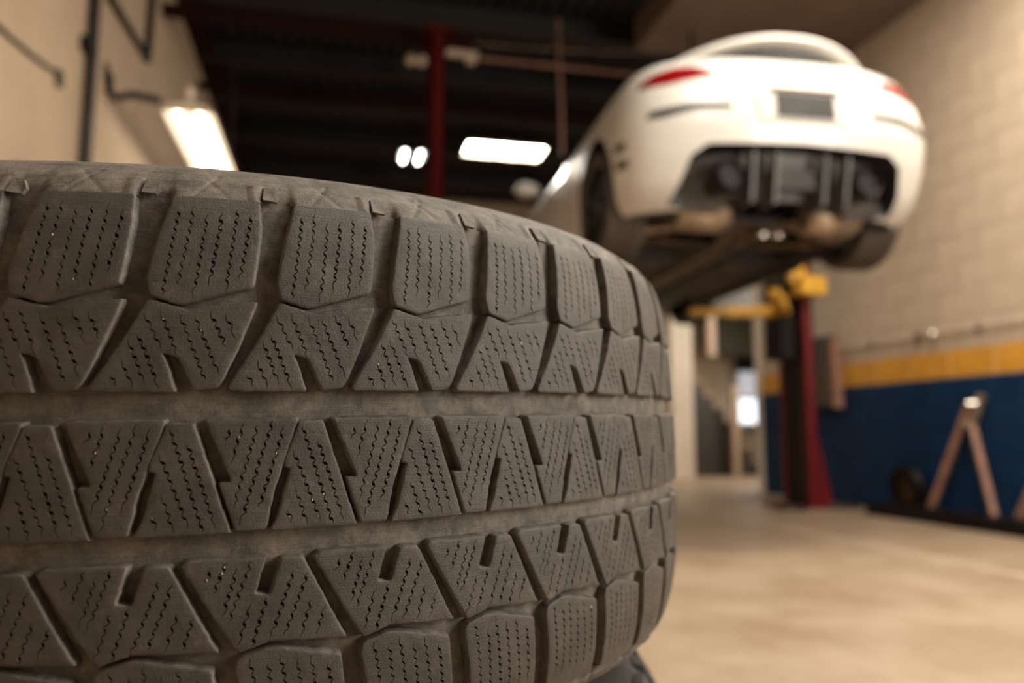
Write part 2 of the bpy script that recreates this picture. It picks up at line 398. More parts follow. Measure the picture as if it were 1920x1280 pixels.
tag(tube('service_pipe', [(1.36, 7.5, 4.36), (2.4, 7.5, 4.36), (4.6, 7.5, 4.36)], .022, M['pink_metal']), 'long pale horizontal pipe passing behind the rear spoiler of the car', 'pipe')
tag(tube('sagging_cable', [(1.15 + i * .3, 6.62, 4.06 + .18 * (i / 9) ** 1.6) for i in range(10)], .014, M['brown_metal']), 'thin brown cable rising from the red column towards the soffit', 'cable')
tag(tube('drop_hose', [(2.03, 7.0, 4.6), (2.04, 7.0, 4.1), (2.06, 7.0, 3.6), (2.06, 7.0, 3.25)], .018, M['hose']), 'pink drop hose hanging straight down behind the car roof', 'hose')
tag(tube('drop_conduit', [(3.02, 6.2, 4.15), (3.02, 6.2, 3.5)], .016, M['dark_steel']), 'thin dark conduit dropping from the brown soffit above the spoiler', 'pipe')
# conduit with knob on right wall
rp = thing('wall_pipe', 'pale pipe running along the block wall above the yellow stripe', 'pipe', (WX, 0, 0))
tube('pipe', [(-.03, 3.9, 1.425), (-.03, 6.75, 1.425)], .011, M['dim_glass'], rp)
box('clip', -.03, 0, 4.9, 4.93, 1.40, 1.45, M['dark_steel'], rp); box('clip', -.03, 0, 6.1, 6.13, 1.40, 1.45, M['dark_steel'], rp)
bm = bmesh.new(); bmesh.ops.create_uvsphere(bm, u_segments=16, v_segments=10, radius=.034, matrix=Matrix.Translation((-.055, 5.33, 1.415))); obj('valve_knob', bm, M['bright_metal'], rp, True)
bm = bmesh.new(); bmesh.ops.create_uvsphere(bm, u_segments=16, v_segments=10, radius=.032, matrix=Matrix.Translation((-.04, 5.50, 1.415))); obj('coupling', bm, M['brown_metal'], rp, True)
# control box
cbx = thing('control_box', 'tall flat grey box on the block wall right behind the near lift column', 'box', (WX - .09, 6.62, .90))
box('case', 0, .09, 0, .30, 0, .66, M['grey_box'], cbx, bevel=.006)
box('side_plate', .0, .09, -.06, -.002, -.02, .62, M['pink_metal'], cbx)
# low black rail along the wall
tag(box('black_rail', 4.20, 4.42, 3.4, 5.75, 0.0, .095, M['black_paint'], bevel=.012), 'long low black rail lying along the foot of the blue wall', 'rail')
# A-frame stand
def leg(name, a, b, w, m, parent):
    mt, L = beam_mtx(a, b); bm = bmesh.new(); add_box(bm, 0, L, -w / 2, w / 2, -w / 2, w / 2, mt); return obj(name, bm, m, parent, bevel=w * .18)
af = thing('folding_stand', 'rusty pink folding stand with crossed legs against the blue wall', 'stand', (4.42, 4.9, 0.0))
leg('leg', (.03, .46, .0), (.14, .09, .86), .045, M['pink_metal'], af)
leg('leg', (.03, -.20, .0), (.14, .09, .72), .045, M['pink_metal'], af)
leg('leg', (.14, .09, .70), (.15, -.02, .92), .05, M['aluminium'], af)
tube('hinge', [(.07, .09, .70), (.18, .09, .70)], .025, M['bright_metal'], af)
tube('pin', [(.09, .06, .86), (.16, .0, .86)], .022, M['bright_metal'], af)
sf = thing('steel_leg', 'rusty slanting leg at the edge of the picture beside the folding stand', 'stand', (4.42, 4.36, 0.0))
leg('leg', (.05, .22, .0), (.10, -.10, .62), .05, M['pink_metal'], sf); leg('foot', (.0, .22, .02), (.14, .22, .02), .04, M['pink_metal'], sf)
wf = thing('machine_wheel', 'dark old wheel leaning on the blue wall behind the folding stand', 'wheel', (4.545, 5.66, .20))
bm = bmesh.new(); add_lathe(bm, [(.11, -.04), (.17, -.045), (.19, -.03), (.20, 0), (.19, .03), (.17, .045), (.11, .04)], 32, Matrix.Rotation(math.radians(78), 4, 'Y'), close=True)
obj('tire', bm, M['black_paint'], wf, True)
bm = bmesh.new(); add_lathe(bm, [(.02, -.03), (.12, -.02), (.12, .02), (.02, .03)], 24, Matrix.Rotation(math.radians(78), 4, 'Y'), close=True)
obj('rim', bm, M['brown_metal'], wf, True)
# pale worn traffic stripe on the floor
vs = []; fs = []
N_ = 24
for i in range(N_ + 1):
    y = 6.2 - i * .2; xx = 3.09 + .012 * math.sin(i * 1.7)
    vs += [(xx - .045, y, .0015), (xx + .045, y, .0015)]
fs = [(2 * i, 2 * i + 1, 2 * i + 3, 2 * i + 2) for i in range(N_)]
struct(raw('floor_marking', vs, fs, M['rust_line']), 'pale worn line on the concrete floor')
# rubbish by the column foot
for i, (nm, x_, y_, lab) in enumerate((('rag', 3.78, 6.15, 'small dark rag on the floor left of the near lift column'), ('rag', 4.32, 6.2, 'crumpled dark rag on the floor right of the near lift column'))):
    bm = bmesh.new(); bmesh.ops.create_icosphere(bm, subdivisions=3, radius=.1)
    for v in bm.verts:
        v.co = Vector((v.co.x * (1.3 + .3 * math.sin(9 * v.co.y * 10)), v.co.y * 1.0, max(-.0, v.co.z * .4) * (1 + .5 * math.sin(v.co.x * 70) * math.cos(v.co.y * 60))))
    o = obj('rag', bm, M['dark_brown'], None, True); o.location = (x_, y_, 0.001); tag(o, lab, 'rag')

# ------------------------------------------------------------------ lift columns
def lift_column(x0, side, label, paint='red_paint'):
    """side -1: open towards -X (the car is at -X)"""
    t = thing('lift_column', label, 'lift column', (x0, 6.45, 0))
    s = side
    a, b, th = .052, .20, .012
    # channel: web on the far side from the car, flanges front and back
    X = lambda v: v * -s          # positive v = away from the car
    bm = bmesh.new()
    x_in, x_out = sorted((X(-a), X(a)))
    web = sorted((X(a), X(a - th)))
    add_box(bm, web[0], web[1], -b, b, 0.02, 3.95)
    add_box(bm, x_in, x_out, -b, -b + th, 0.02, 3.95)
    add_box(bm, x_in, x_out, b - th, b, 0.02, 3.95)
    lip = sorted((X(-a), X(-a + th)))
    add_box(bm, lip[0], lip[1], -b, -b + .05, 0.02, 3.95)
    add_box(bm, lip[0], lip[1], b - .05, b, 0.02, 3.95)
    obj('channel', bm, M[paint], t)
    box('inner_slide', *sorted((X(a - th), X(-a + .015))), -b + .015, b - .015, .02, 3.9, M['black_paint'], t)
    box('base_plate', -.26, .26, -.24, .24, 0, .02, M[paint], t)
    for yy in (-b - .006, b - .006):
        pl = [(X(a), .02), (X(a + .12), .02), (X(a), .62)]
        prism('gusset', pl, 'y', yy, yy + .012, M[paint], t)
    box('top_plate', -.11, .11, -b - .03, b + .03, 3.95, 3.97, M[paint], t)
    cx = sorted((X(-a - .03), X(-a - .17)))
    box('carriage', cx[0], cx[1], -.15, .15, 1.30, 2.02, M['black_paint'], t, bevel=.01)
    return t, X
tr, XR = lift_column(4.08, -1, 'near lift column, red channel with black inner slide in front of the blue wall')
tl, XL = lift_column(.79, 1, 'slim shaded red lift column far left of the white car', 'shaded_red')
def arm(t, a, b, pad, nm='swing_arm'):
    mt, L = beam_mtx(a, b); bm = bmesh.new()
    add_box(bm, 0, L * .6, -.06, .06, -.045, .045, mt); add_box(bm, L * .55, L, -.045, .045, -.032, .032, mt)
    o = obj(nm, bm, M['yellow_paint'], t, bevel=.006)
    bm = bmesh.new(); add_lathe(bm, [(.001, 0), (.03, 0), (.03, pad - .02), (.07, pad - .02), (.07, pad), (.001, pad)], 20, Matrix.Translation(Vector(b) + Vector((0, 0, .03))))
    p = obj('pad', bm, M['black_paint'], o, True)
arm(tr, (-.20, -.10, 1.72), (-.98, .10, 1.72), .12)
arm(tr, (-.20, -.14, 1.72), (-.74, -.90, 1.74), .10)
arm(tl, (.20, -.10, 1.72), (.98, .30, 1.72), .12)
arm(tl, (.20, -.14, 1.72), (.98, -.70, 1.74), .10)
prism('pivot_lug', [(-.16, -.40), (.08, -.38), (.12, -.3), (.08, -.215), (-.16, -.215)], 'z', 1.84, 2.0, M['yellow_paint'], tr, bevel=.012)
box('arm_lock', -.20, -.06, -.30, -.215, 1.95, 2.10, M['yellow_paint'], tr, bevel=.02)

# ------------------------------------------------------------------ the hero tire
D = 2 * PI / 46
RREF = 330.
PM = D * RREF                   # mm per pitch at the reference radius
def rz(z):                      # tread radius in metres, z in mm
    a = abs(z) / 105.
    return .332 - .004 * a ** 2 - .007 * a ** 6
def seg_dist(P, poly):
    P = np.asarray(P); A = np.asarray(poly); B = np.roll(A, -1, 0); best = np.full(len(P), 1e9)
    for a, b in zip(A, B):
        ab = b - a; t = np.clip(((P - a) @ ab) / (ab @ ab + 1e-12), 0, 1)
        best = np.minimum(best, np.linalg.norm(P - (a + t[:, None] * ab), axis=1))
    return best
def inside(P, poly):
    P = np.asarray(P); x, y = P[:, 0], P[:, 1]; r = np.zeros(len(P), bool); n = len(poly)
    for i in range(n):
        x1, y1 = poly[i]; x2, y2 = poly[(i + 1) % n]
        c = ((y1 > y) != (y2 > y)); xi = (x2 - x1) * (y - y1) / ((y2 - y1) if y2 != y1 else 1e-9) + x1
        r ^= c & (x < xi)
    return r
def round_poly(poly, rad):
    out = []; n = len(poly)
    for i in range(n):
        p0, p, p1 = (np.array(poly[(i - 1) % n]), np.array(poly[i]), np.array(poly[(i + 1) % n]))
        a, b = p0 - p, p1 - p; la, lb = np.linalg.norm(a), np.linalg.norm(b)
        r = min(rad, la * .35, lb * .35); A = p + a / la * r; B = p + b / lb * r
        out += [A, (A + B) / 4 + p / 2, B]
    return out
def resample(poly, step, jit, rs):
    out = []; n = len(poly)
    for i in range(n):
        a, b = np.array(poly[i]), np.array(poly[(i + 1) % n]); L = np.linalg.norm(b - a); k = max(1, int(round(L / step)))
        for j in range(k): out.append(a + (b - a) * j / k + (rs.normal(0, jit, 2) if j else 0))
    return out
def inset(poly, d):
    n = len(poly); P = np.array(poly); out = []
    area_ = sum(P[i][0] * P[(i + 1) % n][1] - P[(i + 1) % n][0] * P[i][1] for i in range(n)); sg = 1 if area_ > 0 else -1
    for i in range(n):
        e0 = P[i] - P[i - 1]; e1 = P[(i + 1) % n] - P[i]
        n0 = np.array([-e0[1], e0[0]]) * sg / (np.linalg.norm(e0) + 1e-9); n1 = np.array([-e1[1], e1[0]]) * sg / (np.linalg.norm(e1) + 1e-9)
        m_ = n0 + n1; l = np.linalg.norm(m_); m_ = m_ / (l + 1e-9); c = max(.45, float(m_ @ n0)); out.append(P[i] + m_ * d / c)
    return out
def sipe_poly(a, b, rs, per=3.35, amp=.66):
    a, b = np.array(a), np.array(b); L = np.linalg.norm(b - a); t = (b - a) / L; nrm = np.array([-t[1], t[0]])
    st0 = 1.2 if rs.random() < .5 else 3.0; st1 = 1.2 if rs.random() < .5 else 3.5
    if L < 9: st0 = st1 = .6
    k = max(1, int(round((L - st0 - st1) / (per / 2))))
    pts = [a]
    for i in range(k + 1):
        s = st0 + (L - st0 - st1) * i / k
        pts.append(a + t * s + nrm * amp * (1 if i % 2 else -1) * (1 + rs.normal(0, .12)))
    pts.append(b)
    base = rs.uniform(.8, 1.25)
    Lf, Rt = [], []
    m = len(pts)
    for i in range(m):
        if i == 0: w = .10
        elif i == m - 1: w = .08
        else: w = .25
        d_ = pts[min(i + 1, m - 1)] - pts[max(i - 1, 0)]; d_ /= np.linalg.norm(d_); q = np.array([-d_[1], d_[0]])
        Lf.append(pts[i] + q * w * .6); Rt.append(pts[i] - q * w * .6)
        if i < m - 1:                # mid point of the segment: alternately open and shut
            mid = (pts[i] + pts[i + 1]) / 2; d2 = pts[i + 1] - pts[i]; d2 /= np.linalg.norm(d2); q2 = np.array([-d2[1], d2[0]])
            wm = (.50 if i % 2 else .18) * base * rs.uniform(.7, 1.35)
            if i in (0, m - 2): wm = .15 * base
            Lf.append(mid + q2 * wm); Rt.append(mid - q2 * wm)
    return [tuple(p) for p in Rt + Lf[::-1]]
def block_mesh(name, poly, sipes, seed, depth=5.2, top_fade=None):
    rs = np.random.default_rng(seed)
    P = [(u * PM, z) for u, z in poly]
    area_ = sum(P[i][0] * P[(i + 1) % len(P)][1] - P[(i + 1) % len(P)][0] * P[i][1] for i in range(len(P)))
    if area_ < 0: P = P[::-1]
    P = round_poly(P, 1.1)
    outl = resample(P, 1.6, .09, rs)
    verts, edges, faces = [], [], []
    def loop(pts, face):
        s = len(verts); verts.extend(Vector((float(p[0]), float(p[1]))) for p in pts); n = len(pts)
        if face: faces.append(list(range(s, s + n)))
        else: edges.extend([(s + i, s + (i + 1) % n) for i in range(n)])
    loop(outl, True)
    for d_ in (.25, .70): loop(inset(outl, d_), False)
    for s in sipes:
        a = np.array([s[0] * PM, s[1]]) + rs.normal(0, .12, 2); b = np.array([s[2] * PM, s[3]]) + rs.normal(0, .12, 2)
        sp = sipe_poly(a, b, rs)
        loop(sp, True)
    A = np.array(outl); lo, hi = A.min(0), A.max(0)
    gx = [(x_ + (1.1 if j % 2 else 0) + rs.uniform(-.3, .3), y_ + rs.uniform(-.3, .3)) for j, y_ in enumerate(np.arange(lo[1], hi[1], 2.0)) for x_ in np.arange(lo[0], hi[0], 2.2)]
    gx = [p for p, i_, d_ in zip(gx, inside(gx, outl), seg_dist(gx, outl)) if i_ and d_ > 1.3]
    verts.extend(Vector(p) for p in gx)
    v2, e2, f2, ov, oe, of = delaunay_2d_cdt(verts, edges, faces, 1, 1e-4, True)
    V = np.array([(v.x, v.y) for v in v2])
    keep = []; slot = []
    cen = np.array([V[list(f)].mean(0) for f in f2]); ins = inside(cen, outl)
    for i, f in enumerate(f2):
        if not ins[i]: continue
        keep.append(f); slot.append(any(k >= 1 for k in of[i]))
    d_ = seg_dist(V, outl)
    ph = rs.uniform(0, 6, 6)
    H = -.34 * np.clip(1 - d_ / .70, 0, 1) ** 2.4
    H += .10 * np.sin(V[:, 0] * .31 + ph[0]) * np.sin(V[:, 1] * .23 + ph[1]) + .05 * np.sin(V[:, 0] * .9 + ph[2]) * np.sin(V[:, 1] * .8 + ph[3])
    if top_fade:       # the shoulder end blends into the sidewall
        tz, sg = top_fade; q = np.clip((V[:, 1] * sg - tz) / 6., 0, 1); H = H * (1 - q * .6) + q * .0
    def world(s, z, h):
        th = s / PM * D; r = rz(z) + h * 1e-3; return (r * math.cos(th), r * math.sin(th), z * 1e-3)
    out = []; top = {}; bot = {}
    def T(i):
        if i not in top: top[i] = len(out); out.append(world(V[i][0], V[i][1], H[i]))
        return top[i]
    def Bt(i):
        if i not in bot: bot[i] = len(out); out.append(world(V[i][0], V[i][1], -2.6))
        return bot[i]
    F = []; ed = {}
    for f, s in zip(keep, slot):
        F.append([Bt(i) if s else T(i) for i in f])
        n = len(f)
        for j in range(n):
            a, b = f[j], f[(j + 1) % n]; ed.setdefault((min(a, b), max(a, b)), []).append((a, b, s))
    # outward normals of boundary vertices for the draft of the groove walls
    bn = {}
    for k, L in ed.items():
        if len(L) == 1:
            a, b, s = L[0]; e = V[b] - V[a]; nn = np.array([e[1], -e[0]]) / (np.linalg.norm(e) + 1e-9)
            for i in (a, b): bn[i] = bn.get(i, np.zeros(2)) + nn
    sk = {}
    def S(i):
        if i not in sk:
            nn = bn[i] / (np.linalg.norm(bn[i]) + 1e-9); dr = .08 + 1.3 * max(0, nn[0]) + .8 * max(0, nn[1])
            p = V[i] + nn * dr; sk[i] = len(out); out.append(world(p[0], p[1], -depth - .6))
        return sk[i]
    walls = []
    for k, L in ed.items():
        if len(L) == 2 and L[0][2] != L[1][2]:
            a, b, s = L[0] if not L[0][2] else L[1]
            walls.append([T(b), T(a), Bt(a), Bt(b)])
        elif len(L) == 1:
            a, b, s = L[0]; g = Bt if s else T
            walls.append([g(b), g(a), S(a), S(b)])
    nF = len(F)
    me = bpy.data.meshes.new(name); me.from_pydata(out, [], F + walls)
    me.materials.append(M['tread']); me.materials.append(M['groove'])
    me.shade_smooth(); me.set_sharp_from_angle(angle=math.radians(38))
    mi = np.zeros(len(me.polygons), np.int32); mi[nF:] = 1; me.polygons.foreach_set('material_index', mi)
    # outward orientation
    bm = bmesh.new(); bm.from_mesh(me); bmesh.ops.recalc_face_normals(bm, faces=bm.faces[:]); bm.to_mesh(me); bm.free()
    return me

T_ = {
'row1': [(3.166, 103.4), (3.862, 103.4), (3.866, 91.2), (3.830, 76.8), (3.800, 68.6), (3.244, 61.1), (3.023, 64.2), (2.995, 70.5), (3.06, 85.5)],
'row1s': [(3.221, 97.9, 3.114, 64.6), (3.335, 99.6, 3.235, 68.4), (3.445, 96.8, 3.345, 63.4), (3.563, 97.4, 3.465, 68.0), (3.680, 99., 3.585, 65.9), (3.795, 96.7, 3.70, 71.5)],
'row2': [(3.012, 62.9), (3.229, 60.2), (3.30, 59.2), (3.439, 60.6), (3.835, 62.9), (3.705, 47.1), (3.578, 33.8), (3.534, 31.0), (3.366, 30.0), (3.242, 42.1), (3.127, 43.6), (3.161, 40.2), (3.236, 29.6), (2.638, 30.), (2.615, 31.2), (2.862, 49.6)],
'row2s': [(2.769, 35.7, 2.814, 31.9), (2.844, 41.3, 2.925, 30.5), (2.882, 48.6, 3.015, 31.8), (2.96, 50.3, 3.125, 30.4), (2.992, 58.5, 3.127, 43.9), (3.107, 58.6, 3.238, 42.6), (3.25, 57.6, 3.449, 33.4), (3.368, 56.9, 3.555, 35.), (3.476, 59.1, 3.594, 46.), (3.591, 58.4, 3.68, 48.6)],
'center_down': [(3.451, 19.6), (4.159, 19.6), (4.160, 18.), (4.040, 1.6), (4.028, -.3), (3.985, -5.6), (3.925, -19.3), (3.906, -20.), (3.690, -20.), (3.560, -2.6), (3.660, -2.6)],
'center_downs': [(3.646, 16.2, 3.613, 11.9), (3.748, 18.9, 3.652, 3.9), (3.856, 17.4, 3.67, -11.8), (3.963, 18.9, 3.722, -18.2), (4.063, 17.2, 3.868, -12.4)],
'center_up': [(3.175, 18.5), (3.372, 18.4), (3.390, 15.8), (3.530, -3.), (3.652, -19.6), (3.66, -20.5), (2.969, -20.5), (2.963, -19.8), (3.019, -14.6), (3.098, .2), (3.108, 1.4), (3.057, 2.), (3.060, 4.6), (3.118, 11.5)],
'center_ups': [(3.09, -13.9, 3.124, -18.2), (3.148, -5.5, 3.25, -19.8), (3.128, 8.4, 3.351, -18.5), (3.201, 16.6, 3.455, -19.6), (3.333, 10.9, 3.55, -18.6)],
'row4': [(3.299, -31.0), (3.345, -29.6), (3.922, -30.0), (3.842, -42.5), (3.962, -43.2), (4.044, -30.6), (4.216, -31.), (4.262, -34.8), (4.415, -48.2), (4.547, -59.2), (4.59, -61.6), (3.945, -59.4), (3.938, -60.0), (3.726, -62.6), (3.565, -51.5)],
'row4s': [(3.518, -32.9, 3.484, -37.), (3.63, -30.6, 3.544, -41.1), (3.716, -32.9, 3.60, -49.4), (3.814, -30.7, 3.656, -50.8), (3.821, -45.5, 3.717, -60.1), (3.947, -43.8, 3.825, -60.6), (4.149, -35.2, 3.967, -58.9), (4.253, -36.5, 4.081, -58.2), (4.291, -46.5, 4.193, -59.6), (4.403, -49., 4.321, -59.2)],
'row5': [(3.729, -64.4), (3.94, -61.9), (4.05, -62.4), (4.539, -67.6), (4.572, -77.5), (4.605, -86.9), (4.66, -103.4), (3.85, -103.4), (3.763, -79.6), (3.701, -67.6)],
'row5s': [(3.815, -64.6, 3.955, -96.), (3.955, -67.3, 4.065, -98.), (4.05, -64.3, 4.185, -97.), (4.18, -67., 4.30, -98.5), (4.292, -66.4, 4.425, -97.), (4.435, -70.2, 4.54, -95.5)],
}
nvec, uvec, vvec = Vector((-.0217, -.0064, .9997)), Vector((-.2218, -.975, -.0111)), Vector((-.9748, .222, -.0197))
nvec.normalize(); uvec = (uvec - nvec * uvec.dot(nvec)).normalized(); vvec = nvec.cross(uvec)
tyre = bpy.data.objects.new('tire', None); C.objects.link(tyre)
tag(tyre, 'large worn dusty winter tire lying flat, topmost of the stack', 'tire', 'stacked tires')
R3 = Matrix((uvec, vvec, nvec)).transposed().to_4x4()
tyre.matrix_world = Matrix.Translation((-.0802, .6327, .6362)) @ R3

names = {'row1': 'shoulder_block', 'row2': 'tread_block', 'center_down': 'center_block', 'center_up': 'center_block', 'row4': 'tread_block', 'row5': 'shoulder_block'}
variants = {}
NV = 3
for r_i, rname in enumerate(names):
    fade = (97, 1) if rname == 'row1' else ((97, -1) if rname == 'row5' else None)
    variants[rname] = [block_mesh(names[rname], T_[rname], T_[rname + 's'], 100 * r_i + k, top_fade=fade) for k in range(NV)]
for k in range(46):
    for r_i, rname in enumerate(names):
        me = variants[rname][(k * 2 + r_i + k // 3) % NV]
        o = bpy.data.objects.new(names[rname], me); C.objects.link(o); o.parent = tyre
        o.rotation_euler = (0, 0, (k - 3) * D)

# carcass: tread base, shoulders, sidewalls, bead
def lerp_prof(tab, z):
    for (z0, r0), (z1, r1) in zip(tab, tab[1:]):
        if z <= z1: return r0 + (r1 - r0) * max(0, (z - z0)) / (z1 - z0)
    return tab[-1][1]
outer = [(103., rz(103.)), (108, .3182), (112, .3145), (116, .3090), (119.5, .3040), (122.5, .2975), (125, .2880), (127.2, .272), (128, .252), (126.5, .232), (121, .216), (112, .206), (100, .1975), (92, .196), (86, .199)]
def carcass_grid(name, mrub, parent, depth=5.2, NA=46 * 40, detail=True):
    th = np.arange(NA) / NA * 2 * PI
    u = (th / D) % 46.
    fr = u % 1.0
    rows = []
    zs = list(np.arange(-100, 101, 2.5)) + [102, 103.2]
    zs = sorted(set([-z for z in zs if z > 100] + zs))
    ns = rng.normal(0, 1, (400,))
    def smooth_noise(a, b, seed):
        return (np.sin(a * 1.3 + seed) * np.sin(b * .17 + seed * 2) + np.sin(a * 3.1 + seed * 3) * np.sin(b * .41 + seed) * .6 + np.sin(a * 7.7 + seed) * np.sin(b * .9 + 1) * .35) * .5
    def band(f, a, b, s=.02):   # soft box in pitch fraction
        f = (f - a) % 1.0; w_ = (b - a) % 1.0
        return np.clip(np.minimum(f, w_ - f) / s, 0, 1) * (f < w_)
    # lower bead to upper bead
    prof = [(-z, r) for z, r in outer[::-1]]
    for z, r in prof: rows.append(('s', z, r))
    for z in zs: rows.append(('t', z, rz(z)))
    for z, r in outer: rows.append(('s', z, r))
    # refine the shoulder
    rr = []
    for a, b in zip(rows, rows[1:]):
        rr.append(a)
        if a[0] == 's' and b[0] == 's' and detail and abs(a[1]) > 100 and max(a[2], b[2]) > .29:
            for q in (.125, .25, .375, .5, .625, .75, .875): rr.append(('s', a[1] + (b[1] - a[1]) * q, a[2] + (b[2] - a[2]) * q))
    rr.append(rows[-1]); rows = rr
    V = []
    for kind, z, r in rows:
        if kind == 't':
            h = -depth + .25 * smooth_noise(u, z, 1.) 
            h = h + 0 * fr
            # tie ledges that step up next to the blocks
            if abs(z) > 95: h = h + (abs(z) - 95) / 8 * (depth - 3.9)
        else:
            up = z > 0; az = abs(z)
            gl = (.862 if up else .665); gr = (1.166 if up else .845)
            sl = 0.0
            gcol = band(fr, gl, gr, .03)
            dep = np.interp(az, [103, 106, 111, 117], [3.4, 1.7, .5, 0.])
            h = -1.15 * np.ones(NA) - gcol * dep
            if r > .29 and az > 102:
                h = h + band(fr, gl - .07, gl + .05, .008) * 1.1 * (az < 112)
                v1 = np.abs(((fr - (.30 + (az - 103) * .018)) % 1.0)); v1 = np.minimum(v1, 1 - v1)
                h = h - .9 * np.clip(1 - v1 / .03, 0, 1) * (az < 116)
                v2 = np.abs(((fr - (.62 - (az - 103) * .02)) % 1.0)); v2 = np.minimum(v2, 1 - v2)
                h = h - .6 * np.clip(1 - v2 / .03, 0, 1) * (az < 116)
                h = h + .18 * smooth_noise(u * 2, z * 3, 4.)
                if (not up) and 107 < az < 113: h = h + 1.3 + .5 * np.sin(u * 5.3) * np.sin(u * 1.9)
            else:
                h = h * np.interp(r, [.20, .29], [0, 1]) + (.5 if .255 < r < .262 else 0)
        r_ = r + h * 1e-3
        V.append(np.stack([r_ * np.cos(th), r_ * np.sin(th), np.full(NA, z * 1e-3)], 1))
    nr = len(V); V = np.concatenate(V)
    i = np.arange(nr - 1)[:, None] * NA; j = np.arange(NA)[None, :]; j2 = (j + 1) % NA
    F = np.stack([i + j, i + j2, i + NA + j2, i + NA + j], -1).reshape(-1, 4)
    # inner liner closes the bead
    inner = [(70, .215), (90, .26), (95, .30), (40, .315), (-40, .315), (-95, .30), (-90, .26), (-70, .215)]
    base = len(V); extra = []
    for z, r in inner: extra.append(np.stack([r * np.cos(th), r * np.sin(th), np.full(NA, z * 1e-3)], 1))
    V = np.concatenate([V] + extra)
    idx = [nr - 1] + list(range(nr, nr + len(inner))) + [0]
    F2 = [np.stack([a * NA + j[0], a * NA + j2[0], b * NA + j2[0], b * NA + j[0]], -1) for a, b in zip(idx, idx[1:])]
    F = np.concatenate([F] + F2)
    me = bpy.data.meshes.new(name); me.vertices.add(len(V)); me.vertices.foreach_set('co', V.astype(np.float32).ravel())
    me.loops.add(F.size); me.loops.foreach_set('vertex_index', F.ravel().astype(np.int32))
    me.polygons.add(len(F)); me.polygons.foreach_set('loop_start', (np.arange(len(F)) * 4).astype(np.int32))
    me.update(calc_edges=True); me.validate()
    return link_mesh(name, me, mrub, parent, True, 60)
carcass_grid('carcass', M['groove'], tyre)
for k in range(-2, 12):
    for side in (1,):
        bmf = bmesh.new(); rf = np.random.default_rng(900 + k)
        u0 = k + .90 + rf.uniform(-.02, .02); z0 = 103.5 + rf.uniform(-1, 1)
        P_ = [(u0, z0), (u0 + .12, z0 - .8), (u0 + .15, z0 + 1.5), (u0 + .10, z0 + 5.5), (u0 + .02, z0 + 6.5)]
        lo_, hi_ = [], []
        for uu, z_ in P_:
            th_ = uu * D; r_ = lerp_prof(outer, z_)
            for lst, h_ in ((lo_, -.0022), (hi_, .0003 + rf.uniform(-.0002, .0003))):
                lst.append(bmf.verts.new(((r_ + h_) * math.cos(th_), (r_ + h_) * math.sin(th_), z_ * 1e-3)))
        bmf.faces.new(hi_)
        for q in range(5): bmf.faces.new((hi_[q], lo_[q], lo_[(q + 1) % 5], hi_[(q + 1) % 5]))
        bmesh.ops.recalc_face_normals(bmf, faces=bmf.faces[:])
        obj('rubber_flake', bmf, M['groove'], tyre)
# grit caught in the grooves and sipes
bm = bmesh.new()
rg = np.random.default_rng(5)
for i in range(80):
    k = int(rg.integers(-1, 11)); rn = ['row1', 'row2', 'center_down', 'center_up', 'row4', 'row5'][int(rg.integers(0, 6))]
    s = T_[rn + 's'][int(rg.integers(0, len(T_[rn + 's'])))]; t_ = rg.random()
    uu = s[0] + (s[2] - s[0]) * t_ + (k - 3); zz = s[1] + (s[3] - s[1]) * t_
    th = uu * D; r = rz(zz) - .0001; sz = rg.uniform(.00014, .00032) * (1.8 if rg.random() < .06 else 1)
    bmesh.ops.create_icosphere(bm, subdivisions=1, radius=sz, matrix=Matrix.Translation((r * math.cos(th), r * math.sin(th), zz * 1e-3)) @ Matrix.Diagonal((1, 1, 1.6, 1)))
o = obj('grit', bm, M['grit'], tyre, True); o['kind'] = 'stuff'

# the tires underneath
def plain_tyre(label, loc, tilt, rot, blocks=True):
    t = thing('tire', label, 'tire', loc, rot, 'stacked tires'); t.rotation_euler = (tilt[0], tilt[1], rot)
    t.scale = (1.012, 1.012, .973)
    carcass_grid('carcass', M['old_rubber'], t, depth=5.5, NA=46 * 8, detail=False)
    def slab(poly):
        bm = bmesh.new(); P = [(u * PM, z) for u, z in poly]; n = len(P); tops = []; bots = []
        for s, z in P:
            th = s / PM * D
            for lst, h in ((tops, 0), (bots, -6.5)):
                r = rz(z) + h * 1e-3; lst.append(bm.verts.new((r * math.cos(th), r * math.sin(th), z * 1e-3)))
        bm.faces.new(tops)
        for i in range(n): bm.faces.new((tops[i], bots[i], bots[(i + 1) % n], tops[(i + 1) % n]))
        bmesh.ops.recalc_face_normals(bm, faces=bm.faces[:]); return bm
    shapes = {'shoulder_block': [(.2, 119), (.76, 119), (.62, 104), (.50, 84), (.46, 62), (-.16, 70), (-.12, 86), (.02, 104)],
              'tread_block': [(-.1, 60), (.55, 52), (.45, 28), (-.2, 36)],
              'center_block': [(0, 20), (.7, 12), (.6, -20), (-.1, -12)],
              'inner_block': [(0, -30), (.65, -36), (.75, -60), (.1, -54)], 'lower_block': [(.1, -64), (.72, -70), (.85, -104), (.25, -104)]}
    stuff = bmesh.new()
    for nm, poly in shapes.items():
        me = bpy.data.meshes.new(nm); b = slab(poly); b.to_mesh(me); b.free(); me.materials.append(M['old_rubber'])
        if blocks:
            for k in range(46):
                o = bpy.data.objects.new(nm, me); C.objects.link(o); o.parent = t; o.rotation_euler = (0, 0, k * D)
        else:
            for k in range(46):
                i0 = len(stuff.verts); stuff.from_mesh(me); stuff.verts.ensure_lookup_table()
                bmesh.ops.rotate(stuff, verts=stuff.verts[i0:], cent=(0, 0, 0), matrix=Matrix.Rotation(k * D, 3, 'Z'))
    if not blocks:
        o = obj('tread', stuff, M['old_rubber'], t); o['kind'] = 'stuff'
    else: stuff.free()
    return t
